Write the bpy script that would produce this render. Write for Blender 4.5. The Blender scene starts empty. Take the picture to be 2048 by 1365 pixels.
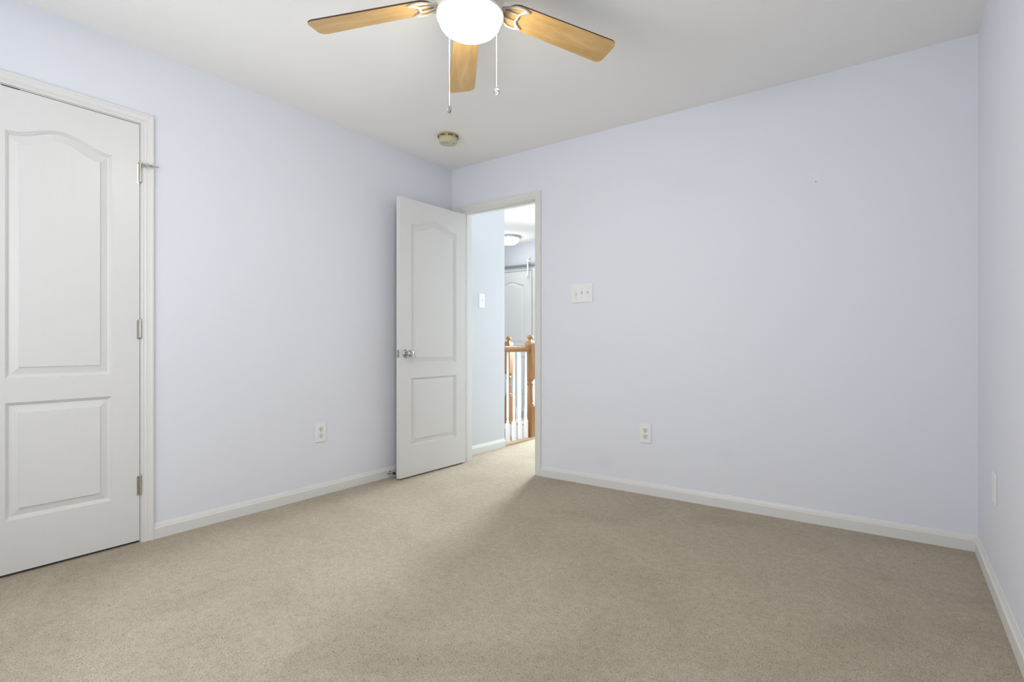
import bpy, bmesh, math, random
from math import sin, cos, pi, radians, sqrt
from mathutils import Vector, Matrix
random.seed(7)
SC = bpy.context.scene
COL = SC.collection
# ------------------------------------------------------------------ camera, light, exposure
H = 2.44; W = 3.331; REAR = -3.50; WT = 0.115
CAM = Vector((3.013, -3.298, 0.977)); YAW = 0.62715; FPX = 1056.2
cd = bpy.data.cameras.new('camera'); co = bpy.data.objects.new('camera', cd); COL.objects.link(co)
cd.sensor_width = 36.0; cd.lens = FPX / 2048 * 36.0; cd.shift_y = 6.4 / 2048; cd.clip_start = 0.02
co.location = CAM; co.rotation_euler = (pi / 2, 0, YAW)
SC.camera = co
SC.view_settings.view_transform = 'Standard'; SC.view_settings.look = 'None'
SC.view_settings.gamma = 1.0; SC.view_settings.exposure = -0.09; SC.view_settings.use_curve_mapping = False
wd = bpy.data.worlds.new('sky'); SC.world = wd; wd.use_nodes = True
wd.node_tree.nodes['Background'].inputs[0].default_value = (0.75, 0.85, 1.0, 1)
wd.node_tree.nodes['Background'].inputs[1].default_value = 1.0
def area_light(name, loc, rot, sx, sy, power, color, shape='RECTANGLE'):
    l = bpy.data.lights.new(name, 'AREA'); l.shape = shape; l.size = sx; l.size_y = sy
    l.energy = power; l.color = color
    o = bpy.data.objects.new(name, l); COL.objects.link(o); o.location = loc; o.rotation_euler = rot
    return o
WINX0, WINX1, WINZ0, WINZ1 = 0.60, 2.60, 0.70, 2.10
# added area light, as daylight from an added window behind the camera
area_light('added_window_light', ((WINX0 + WINX1) / 2, REAR - 0.10, (WINZ0 + WINZ1) / 2), (pi / 2, 0, 0),
           WINX1 - WINX0 - 0.1, WINZ1 - WINZ0 - 0.1, 27, (0.95, 0.98, 1.0))
# added fill to brighten the ceiling, as if reflected from ground outside
area_light('ceiling_fill_light', ((WINX0 + WINX1) / 2, REAR - 0.75, 0.15), (radians(125), 0, 0), 1.8, 1.0, 9, (1.0, 0.985, 0.95))
# added light for the bright carpet by the doorway, at an unseen added window
HWX0, HWX1, HWZ0, HWZ1 = -0.50, 0.26, 0.85, 2.10
hwl = area_light('added_hallway_light', ((HWX0 + HWX1) / 2, 3.16, (HWZ0 + HWZ1) / 2), (0, 0, 0),
                 HWX1 - HWX0 - 0.1, HWZ1 - HWZ0 - 0.1, 116, (0.90, 0.985, 1.0))
hwl.rotation_euler = Vector((0.62, -4.1, -1.35)).to_track_quat('-Z', 'Y').to_euler(); hwl.data.spread = radians(115)
FAN_EMIT = 80.0; HALL_EMIT = 19.0

# ------------------------------------------------------------------ materials
def mat(name, color, rough=0.5, metal=0.0, spec=0.5):
    m = bpy.data.materials.new(name); m.use_nodes = True
    b = m.node_tree.nodes['Principled BSDF']
    b.inputs['Base Color'].default_value = (*color, 1); b.inputs['Roughness'].default_value = rough
    b.inputs['Metallic'].default_value = metal; b.inputs['Specular IOR Level'].default_value = spec
    return m
def N(m, t): return m.node_tree.nodes.new(t)
def LK(m, a, b): m.node_tree.links.new(a, b)
def bsdf(m): return m.node_tree.nodes['Principled BSDF']
def ramp(m, fac, stops):
    r = N(m, 'ShaderNodeValToRGB'); LK(m, fac, r.inputs[0])
    e = r.color_ramp.elements
    while len(e) < len(stops): e.new(0.5)
    for i, (p, c) in enumerate(stops): e[i].position = p; e[i].color = (*c, 1)
    return r.outputs[0]
def coords(m, scale=(1, 1, 1), rot=(0, 0, 0)):
    t = N(m, 'ShaderNodeTexCoord'); k = N(m, 'ShaderNodeMapping'); k.inputs['Scale'].default_value = scale
    k.inputs['Rotation'].default_value = rot
    LK(m, t.outputs['Object'], k.inputs[0]); return k.outputs[0]
def noise(m, co_, scale, detail=2, rough=0.5, dist=0.0):
    n = N(m, 'ShaderNodeTexNoise'); n.inputs['Scale'].default_value = scale; n.inputs['Detail'].default_value = detail
    n.inputs['Roughness'].default_value = rough; n.inputs['Distortion'].default_value = dist
    LK(m, co_, n.inputs['Vector']); return n.outputs['Fac']
def bump(m, h, strength, dist):
    b = N(m, 'ShaderNodeBump'); b.inputs['Strength'].default_value = strength; b.inputs['Distance'].default_value = dist
    LK(m, h, b.inputs['Height']); LK(m, b.outputs[0], bsdf(m).inputs['Normal'])
def mixc(m, fac, a, b, mode='MIX'):
    x = N(m, 'ShaderNodeMix'); x.data_type = 'RGBA'; x.blend_type = mode
    if isinstance(fac, float): x.inputs[0].default_value = fac
    else: LK(m, fac, x.inputs[0])
    for s, v in ((6, a), (7, b)):
        if isinstance(v, tuple): x.inputs[s].default_value = (*v, 1)
        else: LK(m, v, x.inputs[s])
    return x.outputs[2]

def wall_paint(name, color, smudges=()):
    m = mat(name, color, 0.62, 0, 0.3)
    c = coords(m)
    col = mixc(m, noise(m, c, 1.6, 2), tuple(v * 0.985 for v in color), tuple(min(1, v * 1.012) for v in color))
    g = N(m, 'ShaderNodeTexCoord')
    for (p, r, k) in smudges:                       # rubbed spots on the paint
        d = N(m, 'ShaderNodeVectorMath'); d.operation = 'DISTANCE'; d.inputs[1].default_value = p
        LK(m, g.outputs['Object'], d.inputs[0])
        mr = N(m, 'ShaderNodeMapRange'); mr.inputs[1].default_value = r * 0.3; mr.inputs[2].default_value = r
        mr.inputs[3].default_value = k; mr.inputs[4].default_value = 0.0
        LK(m, d.outputs['Value'], mr.inputs[0])
        col = mixc(m, mr.outputs[0], col, tuple(v * 0.8 for v in color))
    LK(m, col, bsdf(m).inputs['Base Color'])
    bump(m, noise(m, c, 260, 3), 0.06, 0.002)
    return m
M = {}
LAV = (0.768, 0.783, 0.842)
M['wall'] = wall_paint('lavender_wall_paint', LAV, [((2.20, 0, 0.31), 0.09, 0.14), ((1.41, 0, 0.17), 0.08, 0.16), ((1.95, 0, 1.99), 0.12, 0.06)])
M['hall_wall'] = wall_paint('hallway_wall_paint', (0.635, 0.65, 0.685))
M['ceiling'] = mat('ceiling_paint', (0.925, 0.915, 0.895), 0.8, 0, 0.2)
bump(M['ceiling'], noise(M['ceiling'], coords(M['ceiling']), 180, 3), 0.08, 0.002)
M['trim'] = mat('trim_paint', (0.74, 0.735, 0.715), 0.38, 0, 0.45)
M['dark'] = mat('closet_shade', (0.05, 0.05, 0.05), 0.9)  # near-black colour stands in for the shade inside the closet
def door_paint(name, strength):
    m = mat(name, (0.725, 0.72, 0.705), 0.36, 0, 0.5)
    c = coords(m, (1, 1, 0.06))
    n1 = noise(m, c, 120, 3, 0.6, 0.6); n2 = noise(m, coords(m, (1, 1, 0.16)), 16, 1, 0.5, 1.2)
    w = N(m, 'ShaderNodeMath'); w.operation = 'SINE'
    k = N(m, 'ShaderNodeMath'); k.operation = 'MULTIPLY'; k.inputs[1].default_value = 46.0
    LK(m, n2, k.inputs[0]); LK(m, k.outputs[0], w.inputs[0])
    a = N(m, 'ShaderNodeMath'); a.operation = 'MULTIPLY_ADD'; a.inputs[1].default_value = 0.25
    LK(m, w.outputs[0], a.inputs[0]); LK(m, n1, a.inputs[2])
    bump(m, a.outputs[0], strength, 0.0016)
    return m
M['door'] = door_paint('embossed_door_paint', 0.16)
M['plastic'] = mat('white_plastic', (0.84, 0.84, 0.83), 0.3)
M['almond'] = mat('off_white_plastic', (0.72, 0.72, 0.70), 0.35)  # slightly darker plain plastic for inserts and screws
M['slot'] = mat('slot_black', (0.03, 0.03, 0.03), 0.6)
M['nickel'] = mat('brushed_nickel', (0.50, 0.48, 0.44), 0.34, 1.0)
M['chrome'] = mat('polished_chrome', (0.50, 0.50, 0.51), 0.07, 1.0)
M['grey_metal'] = mat('grey_metal', (0.42, 0.43, 0.45), 0.35, 0.8)
M['rubber'] = mat('black_rubber', (0.03, 0.028, 0.025), 0.7)
M['white_rubber'] = mat('white_rubber', (0.80, 0.79, 0.76), 0.6)
M['cream'] = mat('cream_enamel', (0.80, 0.77, 0.70), 0.35)
M['iron'] = mat('antique_white_enamel', (0.50, 0.46, 0.40), 0.4)
M['aged'] = mat('yellowed_plastic', (0.60, 0.57, 0.40), 0.5)
M['aged_dark'] = mat('yellowed_plastic_rim', (0.46, 0.38, 0.17), 0.5)
M['vent'] = mat('vent_dark', (0.10, 0.07, 0.02), 0.7)
M['chain'] = mat('pull_chain_white', (0.92, 0.92, 0.90), 0.3, 0.2)
M['baluster'] = mat('baluster_white_paint', (0.86, 0.86, 0.87), 0.4)
def wood(name, stops, grain_scale, stretch, rough=0.35, rot=(0, 0, 0)):
    m = mat(name, stops[0][1], rough)
    c = coords(m, stretch, rot)
    n = noise(m, c, grain_scale, 4, 0.6, 0.8)
    f = noise(m, coords(m, tuple(s * 1.0 for s in stretch), rot), grain_scale * 7, 2)
    x = N(m, 'ShaderNodeMath'); x.operation = 'MULTIPLY_ADD'; x.inputs[1].default_value = 0.25
    y = N(m, 'ShaderNodeMath'); y.operation = 'MULTIPLY'; y.inputs[1].default_value = 0.78
    LK(m, n, y.inputs[0]); LK(m, f, x.inputs[0]); LK(m, y.outputs[0], x.inputs[2])
    LK(m, ramp(m, x.outputs[0], stops), bsdf(m).inputs['Base Color'])
    return m
M['maple'] = wood('maple_blade', [(0.30, (0.47, 0.28, 0.092)), (0.52, (0.58, 0.37, 0.138)), (0.75, (0.68, 0.475, 0.215))], 9, (0.35, 2.6, 1))
M['walnut'] = mat('walnut_blade_edge', (0.055, 0.022, 0.010), 0.4)
M['oak'] = wood('oak_stain', [(0.30, (0.225, 0.100, 0.030)), (0.52, (0.32, 0.155, 0.050)), (0.75, (0.42, 0.225, 0.085))], 22, (2.2, 2.2, 0.16), 0.33)
M['oak_flat'] = wood('oak_tread', [(0.30, (0.52, 0.34, 0.20)), (0.55, (0.66, 0.47, 0.31)), (0.75, (0.74, 0.56, 0.40))], 18, (0.3, 2.2, 2.2), 0.35)
def emit(name, col, s, base=(0.9, 0.9, 0.88)):
    m = mat(name, base, 0.3); b = bsdf(m)
    b.inputs['Emission Color'].default_value = (*col, 1); b.inputs['Emission Strength'].default_value = s
    return m
M['globe'] = emit('lit_frosted_glass', (1.0, 0.955, 0.885), FAN_EMIT)
M['hall_globe'] = emit('lit_hall_glass', (0.97, 0.985, 1.0), HALL_EMIT)
def carpet():
    m = mat('cut_pile_carpet', (0.45, 0.40, 0.32), 0.95, 0, 0.1)
    c = coords(m)
    tuft = noise(m, c, 380, 2, 0.6, 0.5); fine = noise(m, c, 800, 2, 0.6); patch = noise(m, c, 2.1, 3, 0.55, 0.6)
    mid = noise(m, c, 30, 3, 0.6)
    v = N(m, 'ShaderNodeTexVoronoi'); v.inputs['Scale'].default_value = 350; LK(m, c, v.inputs['Vector'])
    base = ramp(m, tuft, [(0.30, (0.15, 0.11, 0.070)), (0.385, (0.44, 0.37, 0.28)), (0.47, (0.645, 0.555, 0.425)), (0.66, (0.78, 0.69, 0.545))])
    base = mixc(m, 0.35, base, ramp(m, fine, [(0.28, (0.30, 0.245, 0.175)), (0.48, (0.62, 0.54, 0.425)), (0.70, (0.78, 0.70, 0.575))]))
    base = mixc(m, 1.0, base, ramp(m, v.outputs['Distance'], [(0.50, (1.0, 1.0, 1.0)), (0.85, (0.60, 0.56, 0.51))]), 'MULTIPLY')
    base = mixc(m, 1.0, base, ramp(m, patch, [(0.34, (0.87, 0.86, 0.845)), (0.5, (0.95, 0.945, 0.94)), (0.64, (1.0, 1.0, 1.0))]), 'MULTIPLY')
    base = mixc(m, 1.0, base, ramp(m, mid, [(0.32, (0.88, 0.87, 0.855)), (0.60, (1.0, 1.0, 1.0))]), 'MULTIPLY')
    LK(m, base, bsdf(m).inputs['Base Color'])
    bsdf(m).inputs['Sheen Weight'].default_value = 0.12
    a = N(m, 'ShaderNodeMath'); a.operation = 'MULTIPLY_ADD'; a.inputs[1].default_value = 0.4
    LK(m, fine, a.inputs[0]); LK(m, tuft, a.inputs[2])
    bump(m, a.outputs[0], 0.75, 0.008)
    return m
M['carpet'] = carpet()

# ------------------------------------------------------------------ mesh helpers
def obj(name, bm, m, parent=None, smooth=None):
    bmesh.ops.remove_doubles(bm, verts=bm.verts, dist=1e-6)
    bmesh.ops.recalc_face_normals(bm, faces=bm.faces)
    me = bpy.data.meshes.new(name); bm.to_mesh(me); bm.free()
    for x in (m if isinstance(m, list) else [m]): me.materials.append(x)
    o = bpy.data.objects.new(name, me); COL.objects.link(o)
    if parent: o.parent = parent
    if smooth is not None:
        for p in me.polygons: p.use_smooth = True
        me.set_sharp_from_angle(angle=radians(smooth))
    return o
def tag(o, label, cat, group=None, kind=None):
    o['label'] = label; o['category'] = cat
    if group: o['group'] = group
    if kind: o['kind'] = kind
    return o
def thing(name, label, cat, loc, rotz=0, group=None, kind=None):
    o = bpy.data.objects.new(name, None); COL.objects.link(o); o.location = loc; o.rotation_euler = (0, 0, rotz)
    o.empty_display_size = 0.05
    return tag(o, label, cat, group, kind)
def box(bm, a, b, bev=0.0):
    t = bmesh.new()
    bmesh.ops.create_cube(t, size=1)
    for v in t.verts: v.co = Vector([(a[i] + b[i]) / 2 + v.co[i] * (b[i] - a[i]) for i in range(3)])
    if bev: bmesh.ops.bevel(t, geom=t.edges[:], offset=bev, segments=2, affect='EDGES')
    join(bm, t); return bm
def join(bm, t, M4=None):
    if M4 is not None: t.transform(M4)
    me = bpy.data.meshes.new('tmp'); t.to_mesh(me); t.free(); bm.from_mesh(me); bpy.data.meshes.remove(me)
def BX(a, b, bev=0.0): return box(bmesh.new(), a, b, bev)
def lathe(bm, prof, seg=32, M4=None):
    t = bmesh.new(); rows = []
    for r, z in prof:
        if r < 1e-6: rows.append([t.verts.new((0, 0, z))])
        else: rows.append([t.verts.new((r * cos(2 * pi * i / seg), r * sin(2 * pi * i / seg), z)) for i in range(seg)])
    for A, B in zip(rows, rows[1:]):
        for i in range(seg):
            j = (i + 1) % seg
            if len(A) == 1 and len(B) == 1: continue
            if len(A) == 1: t.faces.new((A[0], B[i], B[j]))
            elif len(B) == 1: t.faces.new((A[i], A[j], B[0]))
            else: t.faces.new((A[i], A[j], B[j], B[i]))
    for R in (rows[0], rows[-1]):
        if len(R) > 1: t.faces.new(R)
    join(bm, t, M4); return bm
def along(p, d):                                   # matrix taking local +Z to direction d at p
    q = Vector(d).to_track_quat('Z', 'Y'); return Matrix.Translation(Vector(p)) @ q.to_matrix().to_4x4()
def tube(bm, pts, r, seg=10):
    pts = [Vector(p) for p in pts]
    t = bmesh.new(); rings = []
    for i, p in enumerate(pts):
        d = (pts[min(i + 1, len(pts) - 1)] - pts[max(i - 1, 0)]).normalized()
        q = d.to_track_quat('Z', 'Y')
        rr = r[i] if isinstance(r, (list, tuple)) else r
        rings.append([t.verts.new(p + q @ Vector((rr * cos(2 * pi * k / seg), rr * sin(2 * pi * k / seg), 0))) for k in range(seg)])
    for A, B in zip(rings, rings[1:]):
        for k in range(seg): t.faces.new((A[k], A[(k + 1) % seg], B[(k + 1) % seg], B[k]))
    t.faces.new(rings[0]); t.faces.new(rings[-1]); join(bm, t); return bm
def prism(bm, poly, z0, z1, M4=None):              # polygon in XY extruded along Z
    t = bmesh.new()
    A = [t.verts.new((x, y, z0)) for x, y in poly]; B = [t.verts.new((x, y, z1)) for x, y in poly]
    t.faces.new(A); t.faces.new(B)
    for i in range(len(poly)): j = (i + 1) % len(poly); t.faces.new((A[i], A[j], B[j], B[i]))
    join(bm, t, M4); return bm
def structure(name, bm, m, label, cat, smooth=None):
    return tag(obj(name, bm, m, None, smooth), label, cat, kind='structure')

# ------------------------------------------------------------------ room shell
DX0, DX1, DH = 0.12, 0.836, 2.060          # bedroom doorway clear opening
CY0, CY1, CH = -2.868, -2.266, 2.062       # closet doorway clear opening on the left wall
J = 0.018
HX1, HY1, HXL = 1.05, 3.03, -2.60          # hallway extents
EDGE = -0.045                              # hallway floor edge at the stairwell
WELLY0, WELLY1 = 0.755, 1.93
# floor: bedroom, doorway and hallway carpet round the stairwell
bm = bmesh.new()
box(bm, (-0.62, REAR - 0.1, -0.12), (W + 0.1, 0.05, 0)); box(bm, (EDGE, 0.05, -0.12), (HX1, HY1, 0))
box(bm, (HXL, WELLY1, -0.12), (EDGE, HY1, 0))
structure('floor', bm, M['carpet'], 'beige cut pile carpet over the bedroom and hallway', 'floor')
bm = BX((HXL - 0.1, REAR - 0.12, H), (W + 0.12, HY1 + 0.12, H + 0.1))
structure('ceiling', bm, M['ceiling'], 'plain white ceiling over the room', 'ceiling')
# left wall with closet opening
bm = bmesh.new()
box(bm, (-WT, REAR, 0), (0, CY0 - J, H)); box(bm, (-WT, CY1 + J, 0), (0, 0, H)); box(bm, (-WT, CY0 - J, CH + J), (0, CY1 + J, H))
structure('wall_left', bm, M['wall'], 'pale lavender wall holding the closet door', 'wall')
# back wall with doorway
bm = bmesh.new()
box(bm, (-WT, 0, 0), (DX0 - J, WT, H)); box(bm, (DX1 + J, 0, 0), (W + WT, WT, H)); box(bm, (DX0 - J, 0, DH + J), (DX1 + J, WT, H))
structure('wall_back', bm, M['wall'], 'pale lavender wall holding the open doorway', 'wall')
structure('wall_right', BX((W, REAR, 0), (W + WT, 0, H)), M['wall'], 'pale lavender wall at the right edge of the photo', 'wall')
bm = bmesh.new()
box(bm, (-WT, REAR - WT, 0), (WINX0, REAR, H)); box(bm, (WINX1, REAR - WT, 0), (W + WT, REAR, H))
box(bm, (WINX0, REAR - WT, 0), (WINX1, REAR, WINZ0)); box(bm, (WINX0, REAR - WT, WINZ1), (WINX1, REAR, H))
structure('wall_front', bm, M['wall'], 'lavender wall behind the camera with the added window', 'wall')
bm = bmesh.new()                               # added window frame, unseen, around the daylight lamp
for a, b in (((WINX0, WINZ0), (WINX0 + 0.04, WINZ1)), ((WINX1 - 0.04, WINZ0), (WINX1, WINZ1)), ((WINX0, WINZ0), (WINX1, WINZ0 + 0.04)),
             ((WINX0, WINZ1 - 0.04), (WINX1, WINZ1)), ((WINX0, (WINZ0 + WINZ1) / 2 - 0.02), (WINX1, (WINZ0 + WINZ1) / 2 + 0.02))):
    box(bm, (a[0], REAR - 0.085, a[1]), (b[0], REAR - 0.045, b[1]))
structure('added_window_1', bm, M['trim'], 'added white sash window frame, unseen behind the camera', 'window')
bm = bmesh.new()  # added hallway window frame, unseen, around its lamp
for a, b in (((HWX0, HWZ0), (HWX0 + 0.035, HWZ1)), ((HWX1 - 0.035, HWZ0), (HWX1, HWZ1)), ((HWX0, HWZ0), (HWX1, HWZ0 + 0.035)), ((HWX0, HWZ1 - 0.035), (HWX1, HWZ1))):
    box(bm, (a[0], HY1 + 0.02, a[1]), (b[0], HY1 + 0.06, b[1]))
structure('added_window_2', bm, M['trim'], 'added white window frame in the hallway, unseen behind the bedroom wall', 'window')
# closet interior
bm = bmesh.new()
box(bm, (-0.62, CY0 - 0.25, 0), (-0.60, CY1 + 0.25, H)); box(bm, (-0.60, CY0 - 0.25, 0), (-WT, CY0 - 0.23, H)); box(bm, (-0.60, CY1 + 0.23, 0), (-WT, CY1 + 0.25, H))
structure('wall_closet', bm, M['dark'], 'closet interior behind the closed door, coloured dark for its shade', 'wall')
# hallway walls and stairwell
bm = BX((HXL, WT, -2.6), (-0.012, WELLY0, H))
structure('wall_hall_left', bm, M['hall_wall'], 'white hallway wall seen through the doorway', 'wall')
structure('wall_hall_right', BX((HX1, WT, 0), (HX1 + 0.1, HY1, H)), M['hall_wall'], 'hallway wall hidden behind the bedroom wall', 'wall')
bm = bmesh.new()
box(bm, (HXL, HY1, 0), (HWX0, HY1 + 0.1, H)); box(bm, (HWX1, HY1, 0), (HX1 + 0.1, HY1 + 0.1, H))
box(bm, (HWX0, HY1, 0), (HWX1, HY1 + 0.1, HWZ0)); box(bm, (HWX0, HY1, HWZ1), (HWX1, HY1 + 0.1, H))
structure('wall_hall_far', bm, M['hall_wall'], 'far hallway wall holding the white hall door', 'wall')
structure('wall_hall_end', BX((HXL - 0.1, WELLY0, -2.6), (HXL, HY1, H)), M['hall_wall'], 'hallway end wall hidden to the left', 'wall')
bm = bmesh.new()
box(bm, (HXL, WELLY1, -2.6), (EDGE, WELLY1 + 0.08, -0.121)); box(bm, (EDGE, WELLY0, -2.6), (EDGE + 0.08, WELLY1 + 0.08, -0.121)); box(bm, (HXL, WELLY0, -2.7), (EDGE + 0.08, WELLY1 + 0.08, -2.6))
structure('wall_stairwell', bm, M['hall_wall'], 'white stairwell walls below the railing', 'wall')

structure('trim_7', BX((HXL, WELLY1 - 0.013, -0.16), (EDGE, WELLY1 - 0.0005, -0.001)), M['trim'], 'white fascia board at the far edge of the stairwell', 'trim')
# ------------------------------------------------------------------ baseboards and casings
BBP = [(0, 0), (0.0135, 0), (0.0135, 0.052), (0.0120, 0.0550), (0.0085, 0.0565), (0.0085, 0.0605), (0.0065, 0.0650), (0.0045, 0.0710), (0.0025, 0.0760), (0, 0.0765)]
def board(bm, p0, p1, nrm):
    p0 = Vector((*p0, 0)); p1 = Vector((*p1, 0)); n = Vector((*nrm, 0))
    t = bmesh.new()
    A = [t.verts.new(p0 + n * a + Vector((0, 0, z))) for a, z in BBP]; B = [t.verts.new(p1 + n * a + Vector((0, 0, z))) for a, z in BBP]
    t.faces.new(A); t.faces.new(B)
    for i in range(len(A)): j = (i + 1) % len(A); t.faces.new((A[i], A[j], B[j], B[i]))
    join(bm, t); return bm
CW = 0.052                                     # casing width
bm = board(bmesh.new(), (0, CY1 + 0.004 + CW), (0, 0), (1, 0)); board(bm, (0, REAR), (0, CY0 - 0.004 - CW), (1, 0))
structure('baseboard_left', bm, M['trim'], 'white baseboard along the wall with the closet', 'baseboard')
bm = board(bmesh.new(), (DX1 + 0.004 + CW, 0), (W, 0), (0, -1))
structure('baseboard_back', bm, M['trim'], 'white baseboard along the wall with the doorway', 'baseboard')
structure('baseboard_right', board(bmesh.new(), (W, REAR), (W, -0.0135), (-1, 0)), M['trim'], 'white baseboard running to the lower right corner', 'baseboard')
structure('baseboard_hall', board(bmesh.new(), (-0.012, WT + 0.02), (-0.012, WELLY0), (1, 0)), M['trim'], 'white baseboard in the hallway beyond the doorway', 'baseboard')
CSP = [(0.0, 0.0), (0.0, 0.0075), (0.0035, 0.0095), (0.0075, 0.0095), (0.0085, 0.0075), (0.0125, 0.0080), (0.0165, 0.0115), (0.0205, 0.0125),
       (0.0225, 0.0112), (0.0360, 0.0135), (0.0425, 0.0165), (0.0490, 0.0165), (0.0520, 0.0140), (0.0520, 0.0)]
def casing(bm, x0, x1, top, M4, reveal=0.004):
    x0 -= reveal; x1 += reveal; top += reveal
    t = bmesh.new(); rows = []
    for d, h in CSP:
        rows.append([t.verts.new((x0 - d, -h, 0)), t.verts.new((x0 - d, -h, top + d)), t.verts.new((x1 + d, -h, top + d)), t.verts.new((x1 + d, -h, 0))])
    for i in range(len(rows)):
        A, B = rows[i], rows[(i + 1) % len(rows)]
        for k in range(3): t.faces.new((A[k], A[k + 1], B[k + 1], B[k]))
    t.faces.new([r[0] for r in rows]); t.faces.new([r[3] for r in rows])
    join(bm, t, M4); return bm
RZ = Matrix.Rotation(pi / 2, 4, 'Z')           # local +X -> world +Y, local -Y (front) -> world +X
def jamb(bm, x0, x1, top, depth, M4, stop_y):
    t = bmesh.new()
    box(t, (x0 - J, 0.0, 0), (x0, depth, top)); box(t, (x1, 0.0, 0), (x1 + J, depth, top)); box(t, (x0 - J, 0.0, top), (x1 + J, depth, top + J))
    s = 0.011
    box(t, (x0, stop_y, 0), (x0 + s, stop_y + 0.034, top - s)); box(t, (x1 - s, stop_y, 0), (x1, stop_y + 0.034, top - s)); box(t, (x0, stop_y, top - s), (x1, stop_y + 0.034, top))
    join(bm, t, M4); return bm
I4 = Matrix.Identity(4)
structure('trim_1', casing(bmesh.new(), DX0, DX1, DH, I4), M['trim'], 'white moulded casing around the open bedroom doorway', 'door casing')
structure('trim_2', jamb(bmesh.new(), DX0, DX1, DH, WT, I4, 0.040), M['trim'], 'white jamb lining the open bedroom doorway', 'door jamb')
structure('trim_3', casing(bmesh.new(), CY0, CY1, CH, RZ), M['trim'], 'white moulded casing around the closet door', 'door casing')
structure('trim_4', jamb(bmesh.new(), CY0, CY1, CH, WT, RZ, 0.040), M['trim'], 'white jamb behind the closet door edge', 'door jamb')
structure('trim_5', casing(bmesh.new(), DX0, DX1, DH, Matrix.Translation((0, WT, 0)) @ Matrix.Scale(-1, 4, (0, 1, 0))), M['trim'], 'white casing on the hallway side of the doorway', 'door casing')

# ------------------------------------------------------------------ moulded two panel doors
PROF = [(0.0, 0.0), (0.0018, 0.0045), (0.0050, 0.0050), (0.0062, 0.0085), (0.0085, 0.0090), (0.0102, 0.0130), (0.0125, 0.0145),
        (0.0150, 0.0145), (0.0440, 0.0072), (0.0452, 0.0032), (0.0470, 0.0030)]
def outline(p, d):
    xc, a, zb, zs, arch = p
    a2 = a - d
    pts = [(xc - a2, zb + d), (xc + a2, zb + d)]
    n = 36 if arch else 1
    for i in range(n + 1):
        t = 1 - 2 * i / n
        g = arch * (0.5 + 0.5 * cos(pi * t)) ** 1.1 if arch else 0.0
        pts.append((xc + a2 * t, zs - d + g))
    return pts
def door_face(bm, w, h, panels, y, s):             # s=+1: relief sinks towards +Y
    t = bmesh.new()
    def loop(pts, yy):
        vs = [t.verts.new((px, yy, pz)) for px, pz in pts]
        return vs
    O = loop([(0, 0), (w, 0), (w, h), (0, h)], y)
    eds = [t.edges.new((O[i], O[(i + 1) % 4])) for i in range(4)]
    firsts = []
    for p in panels:
        v = loop(outline(p, 0), y); firsts.append((p, v))
        eds += [t.edges.new((v[i], v[(i + 1) % len(v)])) for i in range(len(v))]
    bmesh.ops.triangle_fill(t, edges=eds, use_beauty=True)
    for p, v in firsts:
        prev = v
        for d, dep in PROF[1:]:
            cur = loop(outline(p, d), y + s * dep)
            for i in range(len(cur)):
                j = (i + 1) % len(cur); t.faces.new((prev[i], prev[j], cur[j], cur[i]))
            prev = cur
        t.faces.new(prev)
    join(bm, t)
def door_mesh(w, h, panels, th=0.035, both=True):
    bm = bmesh.new()
    door_face(bm, w, h, panels, 0, 1)
    if both: door_face(bm, w, h, panels, th, -1)
    t = bmesh.new()
    P = [(0, 0), (w, 0), (w, h), (0, h)]
    A = [t.verts.new((x, 0, z)) for x, z in P]; B = [t.verts.new((x, th, z)) for x, z in P]
    for i in range(4): j = (i + 1) % 4; t.faces.new((A[i], A[j], B[j], B[i]))
    if not both: t.faces.new(B)
    join(bm, t); return bm
def hinge(parent, x, z, hh=0.092, leaf=True, y=-0.006):
    b = bmesh.new()
    tube(b, [(x, y, z), (x, y, z + hh)], 0.0058, 12)
    for k in (0.0, 1.0): lathe(b, [(0, -0.004), (0.0045, -0.002), (0.0062, 0.0), (0.0062, 0.003), (0, 0.003)] if k == 0 else [(0, -0.003), (0.0062, -0.003), (0.0062, 0), (0.0045, 0.002), (0, 0.004)], 12, Matrix.Translation((x, y, z + hh * k)))
    for k in range(1, 5):
        lathe(b, [(0.0050, -0.0006), (0.0066, -0.0006), (0.0066, 0.0006), (0.0050, 0.0006)], 12, Matrix.Translation((x, y, z + hh * k / 5)))
    o = obj('hinge', b, M['nickel'], parent, 40)
    if leaf:
        l = BX((x - 0.0135, -0.0022, z - 0.006), (x - 0.003, 0.0, z + hh - 0.004), 0.0008)
        obj('hinge_leaf', l, M['nickel'], o)
    return o
# closet door (closed)
cw = CY1 - CY0 - 0.006
closet = tag(obj('door_1', door_mesh(cw, 2.046, [(cw / 2 - 0.001, 0.186, 0.222, 0.718, 0), (cw / 2 - 0.001, 0.186, 0.822, 1.862, 0.050)]), M['door']),
             'closed white arched panel closet door on the left wall', 'door', kind='structure')
closet.location = (0.003, CY0 + 0.003, 0.012); closet.rotation_euler = (0, 0, pi / 2)
for i, z in enumerate((0.228, 0.996, 1.762)):
    hg = hinge(closet, cw + 0.002, z)
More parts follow.
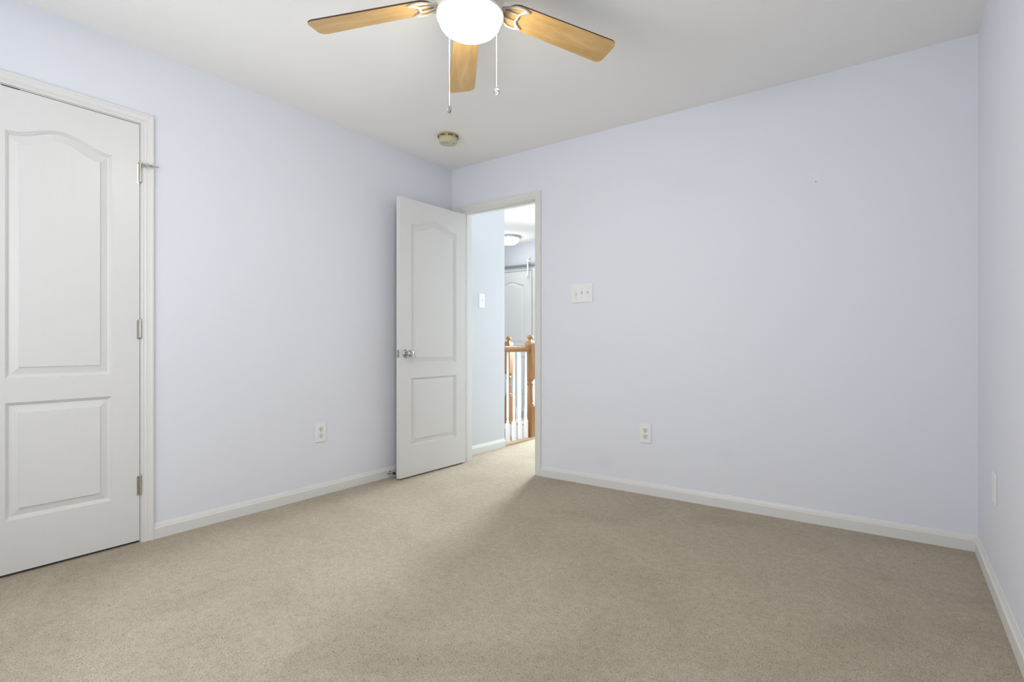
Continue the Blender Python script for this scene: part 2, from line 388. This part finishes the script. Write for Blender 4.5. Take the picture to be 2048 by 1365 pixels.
# hinge pin door stop on the top hinge
b = bmesh.new()
zt = 1.762 + 0.094; hx = cw + 0.002
lathe(b, [(0, -0.004), (0.009, -0.004), (0.009, 0.003), (0.005, 0.005), (0, 0.006)], 14, Matrix.Translation((hx, -0.006, zt)))
tube(b, [(hx, -0.006, zt), (hx + 0.020, -0.024, zt - 0.001), (hx + 0.034, -0.030, zt - 0.004)], 0.0024)
tube(b, [(hx + 0.010, -0.020, zt - 0.012), (hx + 0.070, -0.034, zt - 0.007)], 0.0026)
lathe(b, [(0, 0), (0.0052, 0), (0.0052, 0.006), (0, 0.006)], 6, along((hx + 0.036, -0.029, zt - 0.009), (1, -0.25, 0.08)))
tube(b, [(hx + 0.004, -0.012, zt - 0.002), (hx + 0.012, -0.020, zt - 0.018)], 0.004)
tube(b, [(hx + 0.020, -0.026, zt - 0.010), (hx + 0.042, -0.034, zt - 0.021)], 0.0022)
st = obj('hinge_pin_stop', b, M['nickel'], closet, 40)
obj('bumper', lathe(bmesh.new(), [(0, 0), (0.0075, 0), (0.0085, 0.004), (0.0085, 0.013), (0.006, 0.016), (0, 0.016)], 16, along((hx + 0.030, -0.020, zt + 0.003), (1, -0.12, 0))), M['white_rubber'], st, 40)
obj('catch_gap', BX((0.10, -0.0015, 2.0445), (0.155, 0.030, 2.0475)), M['slot'], closet)  # black box standing in for the dark gap at the catch
# bedroom door (open, about 91 degrees)
dw = 0.703
bdoor = tag(obj('door_2', door_mesh(dw, 2.032, [(dw / 2, 0.240, 0.222, 0.718, 0), (dw / 2, 0.240, 0.822, 1.850, 0.056)]), M['door']),
            'open white arched panel bedroom door at the doorway', 'door', kind='structure')
bdoor.location = (0.1415, -0.706, 0.010); bdoor.rotation_euler = (0, 0, pi / 2 - radians(1.0))
KZ = 0.898; KX = 0.060
for s in (-1, 1):
    y0 = 0 if s < 0 else 0.035
    b = bmesh.new()
    Mx = along((KX, y0, KZ), (0, s, 0))
    lathe(b, [(0, 0), (0.0325, 0), (0.0325, 0.003), (0.030, 0.008), (0.022, 0.011), (0.0145, 0.013), (0.0125, 0.020), (0.0130, 0.026), (0.019, 0.030),
              (0.0255, 0.037), (0.0275, 0.045), (0.0262, 0.053), (0.021, 0.059), (0.012, 0.0615), (0.006, 0.0605), (0, 0.060)] if s < 0 else
             [(0, 0), (0.0325, 0), (0.0325, 0.003), (0.030, 0.008), (0.022, 0.011), (0.0145, 0.013), (0.0125, 0.020), (0.0130, 0.026), (0.019, 0.030),
              (0.0255, 0.037), (0.0275, 0.045), (0.0262, 0.053), (0.021, 0.059), (0, 0.060)], 40, Mx)
    obj('door_knob', b, M['chrome'], bdoor, 50)
lp = obj('latch_plate', BX((-0.0012, 0.006, KZ - 0.028), (0.0006, 0.029, KZ + 0.028), 0.0005), M['nickel'], bdoor)
b = bmesh.new(); prism(b, [(0, 0), (-0.011, 0), (0, 0.012)], KZ - 0.007, KZ + 0.007, Matrix.Translation((-0.0012, 0.011, 0)))
obj('latch_bolt', b, M['chrome'], lp)
for z in (0.20, 0.98, 1.74): hinge(bdoor, dw + 0.003, z, leaf=False, y=0.040)

# ------------------------------------------------------------------ far hallway door
FDX0, FDX1 = -1.905, -1.212
fw_ = FDX1 - FDX0
FT = 2.030
fdoor = tag(obj('door_3', door_mesh(fw_, FT, [(fw_ / 2, 0.225, 0.222, 0.80, 0), (fw_ / 2, 0.225, 0.975, 1.840, 0.055)], 0.03, False), M['door']),
            'white arched panel door at the far end of the hallway', 'door', kind='structure')
fdoor.location = (FDX0, HY1 - 0.034, 0.002)
bm = casing(bmesh.new(), FDX0 - 0.004, FDX1 + 0.004, FT + 0.014, Matrix.Translation((0, HY1, 0)) )
structure('trim_6', bm, M['trim'], 'white casing around the far hallway door', 'door casing')
# grey rod across the top of that door, white hook hanging from its end
b = bmesh.new(); RZd = 2.112
tube(b, [(FDX0 - 0.30, HY1 - 0.045, RZd), (FDX1 + 0.30, HY1 - 0.045, RZd)], 0.0185, 16)
for x in (FDX0 - 0.30, FDX1 + 0.30):
    lathe(b, [(0, 0), (0.028, 0), (0.028, 0.012), (0.02, 0.02), (0, 0.02)], 16, along((x, HY1, RZd), (0, -1, 0)))
    tube(b, [(x, HY1 - 0.01, RZd), (x, HY1 - 0.045, RZd)], 0.010, 10)
tag(obj('hanging_rod', b, M['grey_metal'], None, 40), 'grey metal rod across the top of the far hallway door', 'rod')
hk = thing('garment_hook', 'white hook hanging from the grey rod in the hallway', 'hook', (-1.245, HY1 - 0.045, RZd))
b = bmesh.new()
box(b, (-0.010, -0.030, -0.170), (0.012, -0.0215, 0.085), 0.003); box(b, (-0.010, -0.0295, 0.021), (0.012, 0.022, 0.027), 0.002); box(b, (-0.010, 0.020, -0.03), (0.012, 0.026, 0.027), 0.002)
tube(b, [(0.0, -0.030, -0.140), (0.0, -0.050, -0.160), (0.0, -0.058, -0.185), (0.0, -0.045, -0.20), (0.0, -0.030, -0.185)], 0.008, 8)
obj('strap', b, M['plastic'], hk)
b = bmesh.new()
tube(b, [(0.020, -0.030, 0.045), (0.026, -0.052, 0.030), (0.040, -0.060, 0.030), (0.050, -0.052, 0.060), (0.050, -0.04, 0.085)], 0.010, 8)
obj('prong', b, M['grey_metal'], hk, 40)

# ------------------------------------------------------------------ stair railing
def newel(name, parent):
    b = bmesh.new(); s = 0.042
    box(b, (-s, -s, 0.0), (s, s, 0.335), 0.006); box(b, (-s, -s, 0.615), (s, s, 0.985), 0.006)
    lathe(b, [(0.040, 0.325), (0.040, 0.340), (0.036, 0.346), (0.040, 0.354), (0.040, 0.362), (0.031, 0.372), (0.029, 0.40), (0.025, 0.50), (0.024, 0.545),
              (0.030, 0.556), (0.034, 0.566), (0.030, 0.576), (0.025, 0.585), (0.030, 0.598), (0.040, 0.612), (0.040, 0.625)], 28)
    t = bmesh.new()                               # chamfered top block
    lo = [t.verts.new((x * s, y * s, 0.98)) for x, y in ((-1, -1), (1, -1), (1, 1), (-1, 1))]
    mi = [t.verts.new((x * s * 0.86, y * s * 0.86, 1.000)) for x, y in ((-1, -1), (1, -1), (1, 1), (-1, 1))]
    hi = [t.verts.new((x * s * 0.5, y * s * 0.5, 1.012)) for x, y in ((-1, -1), (1, -1), (1, 1), (-1, 1))]
    for A, B in ((lo, mi), (mi, hi)):
        for i in range(4): t.faces.new((A[i], A[(i + 1) % 4], B[(i + 1) % 4], B[i]))
    t.faces.new(hi); t.faces.new(lo); join(b, t)
    o = obj(name, b, M['oak'], parent, 35)
    f = lathe(bmesh.new(), [(0, 1.008), (0.020, 1.008), (0.015, 1.018), (0.015, 1.026), (0.026, 1.035), (0.032, 1.044), (0.032, 1.052), (0.027, 1.064), (0.015, 1.072), (0, 1.074)], 28)
    obj('finial', f, M['oak'], o, 40)
    return o
def baluster(parent, x, y, z0=0.02, top=0.905):
    b = bmesh.new(); s = 0.0165
    box(b, (x - s, y - s, z0), (x + s, y + s, z0 + 0.185), 0.002)
    lathe(b, [(0.0165, 0), (0.0165, 0.006), (0.012, 0.014), (0.0155, 0.020), (0.0155, 0.028), (0.011, 0.036), (0.0135, 0.10), (0.0125, 0.30), (0.0095, top - z0 - 0.185)], 16, Matrix.Translation((x, y, z0 + 0.180)))
    return obj('baluster', b, M['baluster'], parent, 35)
def handrail(parent, p0, p1):                      # profile swept along a level line
    p0, p1 = Vector(p0), Vector(p1); d = (p1 - p0).normalized(); n = Vector((-d.y, d.x, 0))
    P = [(-0.022, 0.0), (0.022, 0.0), (0.022, 0.014), (0.026, 0.020), (0.031, 0.024), (0.031, 0.046), (0.027, 0.055), (0.018, 0.060), (-0.018, 0.060), (-0.027, 0.055), (-0.031, 0.046), (-0.031, 0.024), (-0.026, 0.020), (-0.022, 0.014)]
    t = bmesh.new()
    A = [t.verts.new(p0 + n * a + Vector((0, 0, z))) for a, z in P]; B = [t.verts.new(p1 + n * a + Vector((0, 0, z))) for a, z in P]
    t.faces.new(A); t.faces.new(B)
    for i in range(len(P)): j = (i + 1) % len(P); t.faces.new((A[i], A[j], B[j], B[i]))
    return obj('handrail', t, M['oak'], parent, 50)
RX = EDGE + 0.004; NY = 1.235
rl = thing('stair_railing', 'oak stair railing with white balusters just beyond the doorway', 'railing', (RX, NY, 0), 0, 'railings around the stairwell')
newel('newel_post', rl)
handrail(rl, (0, WELLY0 - NY, 0.900), (0, -0.02, 0.900))
obj('shoe_rail', BX((-0.035, WELLY0 - NY, 0.001), (0.045, 0.05, 0.020), 0.003), M['oak_flat'], rl)
for y in (0.800, 0.905, 1.010, 1.115): baluster(rl, 0, y - NY + 0.045)
FX, FY = -0.845, 1.955
r2 = thing('stair_railing', 'farther oak stair railing behind the first, across the stairwell', 'railing', (FX, FY, 0), 0, 'railings around the stairwell')
newel('newel_post', r2)
handrail(r2, (0.02, 0, 0.900), (0.80, 0, 0.900))
obj('shoe_rail', BX((-0.05, -0.022, 0.001), (0.80, 0.045, 0.020), 0.003), M['oak_flat'], r2)
for k in range(6): baluster(r2, 0.13 + 0.115 * k, 0.012)
b = bmesh.new()                                   # wooden skirt falling with the stairs
prism(b, [(-0.95, 0.10), (-0.95, -0.14), (-0.05, -0.93), (-0.05, -0.69)], 0, 0.02, Matrix.Translation((0, WELLY1 - 0.001, -0.10)) @ Matrix.Rotation(pi / 2, 4, 'X'))
tag(obj('stair_skirt', b, M['oak_flat']), 'sloping wooden skirt board seen between the white balusters', 'skirt board')
b = bmesh.new()
for k in range(4):
    x0 = -0.80 + 0.235 * k; z = -0.30 - 0.19 * k
    if x0 + 0.25 > EDGE: break
    box(b, (x0, WELLY0 + 0.002, z - 0.035), (x0 + 0.26, WELLY1 - 0.022, z), 0.004)
tag(obj('staircase', b, M['oak_flat'], None), 'wooden stair treads going down below the railing', 'stairs')

# ------------------------------------------------------------------ hallway ceiling light
hl = thing('ceiling_light', 'round flush ceiling light glowing in the hallway', 'ceiling light', (-1.235, 2.495, H))
obj('mounting_ring', lathe(bmesh.new(), [(0.05, 0), (0.165, 0), (0.165, -0.012), (0.158, -0.030), (0.140, -0.034), (0.05, -0.030)], 48), M['grey_metal'], hl, 40)
obj('glass_dome', lathe(bmesh.new(), [(0.138, -0.030), (0.136, -0.045), (0.126, -0.066), (0.105, -0.086), (0.075, -0.102), (0.04, -0.111), (0, -0.114)], 48), M['hall_globe'], hl, 60)
obj('finial', lathe(bmesh.new(), [(0, -0.112), (0.008, -0.112), (0.010, -0.118), (0.006, -0.128), (0, -0.132)], 16), M['grey_metal'], hl, 40)

# ------------------------------------------------------------------ plates on the walls
def plate_bm(w, h): return BX((-w / 2, -0.0065, -h / 2), (w / 2, 0, h / 2), 0.0022)
def screw(parent, x, z, y=-0.0065):
    b = lathe(bmesh.new(), [(0, 0), (0.0036, 0), (0.0030, 0.0012), (0, 0.0014)], 12, along((x, y, z), (0, -1, 0)))
    o = obj('screw', b, M['almond'], parent, 40); return o
def outlet(label, loc, rz):
    t = thing('wall_outlet', label, 'outlet', loc, rz, 'duplex wall outlets')
    obj('plate', plate_bm(0.078, 0.124), M['plastic'], t); screw(t, 0, 0)
    for s in (1, -1):
        z = 0.0205 * s; b = bmesh.new()
        poly = []
        for k in range(32):
            a = 2 * pi * k / 32; poly.append((max(-0.0172, min(0.0172, 0.0185 * cos(a))), 0.0158 * sin(a)))
        prism(b, poly, 0.0, 0.0026, Matrix.Translation((0, -0.0065, z)) @ Matrix.Rotation(pi / 2, 4, 'X'))
        r = obj('receptacle', b, M['almond'], t)
        d = bmesh.new(); y1 = -0.0065 - 0.0028
        box(d, (-0.0085, y1, z + 0.0000), (-0.0055, y1 + 0.001, z + 0.0098)); box(d, (0.0055, y1, z + 0.0010), (0.0080, y1 + 0.001, z + 0.0092))
        lathe(d, [(0, 0), (0.0032, 0), (0.0032, 0.001), (0, 0.001)], 14, along((0, y1 + 0.001, z - 0.0075), (0, -1, 0)))
        obj('slot', d, M['slot'], r)
    return t
outlet('white wall outlet on the left wall between the closet and open door', (0, -1.257, 0.405), pi / 2)
outlet('white wall outlet low on the wall right of the doorway', (1.699, 0, 0.396), 0)
def switch(label, loc, rz, gangs, w, h, states):
    t = thing('light_switch', label, 'light switch', loc, rz, 'toggle light switches')
    obj('plate', plate_bm(w, h), M['plastic'], t)
    for g in range(gangs):
        x = (g - (gangs - 1) / 2) * 0.047
        b = BX((x - 0.0052, -0.0072, -0.0125), (x + 0.0052, -0.006, 0.0125)); obj('toggle_slot', b, M['almond'], t)
        b = bmesh.new(); u = states[g]
        t2 = box(bmesh.new(), (-0.0042, -0.0145, -0.0048), (0.0042, 0, 0.0048), 0.0012)
        join(b, t2, Matrix.Translation((x, -0.0060, 0.003 * u)) @ Matrix.Rotation(radians(-26 * u), 4, 'X'))
        obj('toggle', b, M['plastic'], t)
        for z in (0.030, -0.030): screw(t, x, z)
    return t
switch('white triple toggle light switch right of the doorway', (1.234, 0, 1.336), 0, 3, 0.168, 0.132, (-1, 1, 1))
switch('white single light switch on the hallway wall', (-0.012, 0.407, 1.37), pi / 2, 1, 0.080, 0.126, (1,))
bp = thing('blank_wall_plate', 'white blank wall plate low on the right wall', 'wall plate', (W, -0.526, 0.417), -pi / 2)
obj('plate', plate_bm(0.078, 0.122), M['plastic'], bp); screw(bp, 0, 0.042); screw(bp, 0, -0.042)
# spring door stop behind the open door
ds = thing('door_stop', 'small dark door stop on the baseboard behind the open door', 'door stop', (0.0135, -0.700, 0.040), 0)
b = lathe(bmesh.new(), [(0, 0), (0.011, 0), (0.011, 0.004), (0.007, 0.008), (0, 0.008)], 16, along((0, 0, 0), (1, 0, 0)))
obj('base', b, M['nickel'], ds, 40)
sp = [(0.006 + 0.050 * i / 96, 0.0065 * cos(i * 2 * pi / 8), 0.0065 * sin(i * 2 * pi / 8)) for i in range(97)]
obj('spring', tube(bmesh.new(), sp, 0.0012, 6), M['nickel'], ds, 60)
obj('tip', lathe(bmesh.new(), [(0, 0), (0.010, 0), (0.011, 0.006), (0.009, 0.014), (0, 0.015)], 16, along((0.054, 0, 0), (1, 0, 0))), M['rubber'], ds, 40)

# ------------------------------------------------------------------ smoke detector
sd = thing('smoke_detector', 'yellowed round smoke detector on the ceiling near the corner', 'smoke detector', (0.478, -0.563, H), radians(36))
obj('base', lathe(bmesh.new(), [(0, 0), (0.072, 0), (0.073, -0.006), (0.070, -0.018), (0.067, -0.024), (0, -0.024)], 48), M['aged_dark'], sd, 40)
obj('cover', lathe(bmesh.new(), [(0, -0.022), (0.064, -0.022), (0.0645, -0.036), (0.063, -0.050), (0.058, -0.0565), (0.04, -0.059), (0, -0.060)], 48), M['aged'], sd, 40)
for k in range(8):
    a0 = 2 * pi * k / 8 + 0.1; b = bmesh.new(); t = bmesh.new(); rows = []
    for q in range(9):
        a = a0 + 0.5 * q / 8
        rows.append([t.verts.new((r * cos(a), r * sin(a), z)) for r, z in ((0.0698, -0.0195), (0.0715, -0.0125), (0.0738, -0.0125), (0.0722, -0.0195))])
    for A, B in zip(rows, rows[1:]):
        for i in range(4): t.faces.new((A[i], A[(i + 1) % 4], B[(i + 1) % 4], B[i]))
    t.faces.new(rows[0]); t.faces.new(rows[-1]); join(b, t)
    obj('vent', b, M['vent'], sd)
b = bmesh.new()
lathe(b, [(0, -0.0585), (0.010, -0.0585), (0.010, -0.0612), (0, -0.0617)], 20, Matrix.Translation((0.022, 0.012, 0)))
obj('test_button', b, M['aged'], sd, 40)
b = bmesh.new(); lathe(b, [(0, -0.0575), (0.0045, -0.0575), (0.0045, -0.0600), (0, -0.0600)], 12, Matrix.Translation((0.040, -0.012, 0)))
obj('indicator', b, M['vent'], sd)
b = bmesh.new()
for k in range(4): box(b, (-0.035 + 0.011 * k, -0.030, -0.0602), (-0.030 + 0.011 * k, -0.014, -0.0585))
obj('grille', b, M['aged_dark'], sd)

# ------------------------------------------------------------------ ceiling fan
FANX, FANY = 1.688, -1.745
fan = thing('ceiling_fan', 'five blade ceiling fan with maple blades and lit round globe', 'ceiling fan', (FANX, FANY, H))
zb = 2.258 - H                                     # blade underside
obj('canopy', lathe(bmesh.new(), [(0, 0), (0.088, 0), (0.090, -0.012), (0.084, -0.040), (0.060, -0.050), (0, -0.050)], 48), M['cream'], fan, 40)
obj('motor_housing', lathe(bmesh.new(), [(0, -0.048), (0.075, -0.048), (0.118, -0.062), (0.134, -0.085), (0.136, -0.120), (0.126, -0.150), (0.110, -0.166), (0.080, -0.172), (0, -0.172)], 56), M['cream'], fan, 40)
obj('light_pan', lathe(bmesh.new(), [(0, -0.170), (0.062, -0.170), (0.070, -0.178), (0.098, -0.184), (0.122, -0.188), (0.129, -0.193), (0.129, -0.204), (0.126, -0.207), (0.114, -0.207), (0, -0.207)], 56), M['cream'], fan, 40)
obj('glass_globe', lathe(bmesh.new(), [(0.118, -0.206), (0.1195, -0.212), (0.1185, -0.222), (0.1140, -0.235), (0.104, -0.247), (0.087, -0.258), (0.061, -0.2665), (0.032, -0.271), (0, -0.2725)], 56), M['globe'], fan, 60)
def blade_outline():
    r0, r1, w0, w1 = 0.147, 0.655, 0.056, 0.067
    pts = []
    def arc(cx, cy, r, a0, a1, n=8):
        for i in range(n + 1):
            a = a0 + (a1 - a0) * i / n; pts.append((cx + r * cos(a), cy + r * sin(a)))
    arc(r1 - 0.030, -w1 + 0.030, 0.030, -pi / 2, -0.1); arc(r1 - 0.030, w1 - 0.030, 0.030, 0.1, pi / 2)
    arc(r0 + 0.056, 0, w0 + 0.001, pi / 2 + 0.1, 3 * pi / 2 - 0.1, 18)
    return pts
PITCH = radians(-11)
for k, deg in enumerate((62.3, 134.3, 206.3, 278.3, 350.3)):
    Rk = Matrix.Rotation(radians(deg), 4, 'Z')
    b = prism(bmesh.new(), blade_outline(), 0.0, 0.0062)
    bmesh.ops.recalc_face_normals(b, faces=b.faces)
    for f in b.faces: f.material_index = 0 if f.normal.z < -0.9 else 1
    bl = obj('blade', b, [M['maple'], M['walnut']], fan)
    bl.matrix_local = Rk @ Matrix.Translation((0, 0, zb + 0.049)) @ Matrix.Rotation(radians(4.3), 4, 'Y') @ Matrix.Rotation(PITCH, 4, 'X')
    # cast blade iron: fork with open cells under the blade root
    i_ = bmesh.new(); z = -0.004
    def bar(pts, r): tube(i_, [(x, y, z) for x, y in pts], r, 8)
    arcp = [(0.182 + 0.072 * cos(a), 0.052 * sin(a)) for a in [radians(-72 + 144 * q / 14) for q in range(15)]]
    bar([(0.172 + 0.030 * cos(a) + 0.040 * abs(sin(a)) ** 2, 0.052 * sin(a)) for a in [radians(-90 + 180 * q / 16) for q in range(17)]], 0.0042)
    bar([(0.120, 0.016), (0.150, 0.034), (0.180, 0.050), (0.212, 0.052), (0.236, 0.044)], 0.0050)
    bar([(0.120, -0.016), (0.150, -0.034), (0.180, -0.050), (0.212, -0.052), (0.236, -0.044)], 0.0050)
    bar([(0.120, 0.006), (0.160, 0.016), (0.200, 0.018)], 0.0040); bar([(0.120, -0.006), (0.160, -0.016), (0.200, -0.018)], 0.0040)
    bar([(0.236, 0.044), (0.216, 0.032), (0.200, 0.018), (0.205, 0.0), (0.200, -0.018), (0.216, -0.032), (0.236, -0.044)], 0.0045)
    box(i_, (0.095, -0.020, z - 0.001), (0.135, 0.020, z + 0.010), 0.003)
    for sx, sy in ((0.222, 0.040), (0.222, -0.040), (0.204, 0.0)):
        lathe(i_, [(0, 0.004), (0.0055, 0.004), (0.0055, -0.007), (0.003, -0.009), (0, -0.009)], 12, Matrix.Translation((sx, sy, 0)))
    ir = obj('blade_iron', i_, M['iron'], bl, 40)
# pull chains
def chain(right, depth, zlow, facing):
    rv = Vector((cos(YAW), sin(YAW), 0)); dv = Vector((-sin(YAW), cos(YAW), 0))
    p = rv * right + dv * depth
    z0, z1 = -0.214, zlow - H
    t = bmesh.new(); n = int((z0 - z1) / 0.0046)
    base = Vector((p.x, p.y, 0))
    tube(t, [base * 0.85 + Vector((0, 0, z0)), base + Vector((0, 0, z0 - 0.004)), base + Vector((0, 0, z0 - 0.012)), base + Vector((0, 0, z1))], 0.0011, 6)
    for i in range(n):
        m4 = Matrix.Translation(base + Vector((0, 0, z0 - 0.012 - i * (z0 - 0.012 - z1) / n)))
        bmesh.ops.create_icosphere(t, subdivisions=1, radius=0.0015, matrix=m4)
    c = obj('pull_chain', t, M['chain'], fan, 60)
    q = Matrix.Translation(base + Vector((0, 0, z1 - 0.0125))) @ Matrix.Rotation(facing, 4, 'Z') @ Matrix.Rotation(pi / 2, 4, 'X')
    m_ = lathe(bmesh.new(), [(0, -0.0035), (0.0105, -0.0035), (0.0130, -0.0025), (0.0130, 0.0025), (0.0105, 0.0035), (0.0095, 0.0024), (0, 0.0024)], 28, q)
    lathe(m_, [(0.0020, 0.0), (0.0035, 0.0), (0.0035, 0.006), (0.0020, 0.006)], 10, Matrix.Translation(base + Vector((0, 0, z1 - 0.002))))
    md = obj('medallion', m_, M['chrome'], c, 40)
    e = bmesh.new()
    for k in range(4):
        a = pi / 4 + k * pi / 2; tube(e, [(0.002 * cos(a), 0.002 * sin(a), 0.0026), (0.0085 * cos(a), 0.0085 * sin(a), 0.0026)], 0.0013, 6)
    e.transform(q); obj('embossed_fan', e, M['nickel'], md)
chain(-0.090, 0.088, 1.932, YAW + radians(-55))
chain(0.0995, 0.088, 2.004, YAW + radians(-25))
# faint nail hole on the wall to the right
b = lathe(bmesh.new(), [(0, 0.0), (0.0045, 0.0), (0.0035, 0.0012), (0, 0.0015)], 10, along((2.665, 0, 1.862), (0, -1, 0)))
tag(obj('nail', b, M['grey_metal']), 'tiny dark nail head high on the lavender wall at right', 'nail')
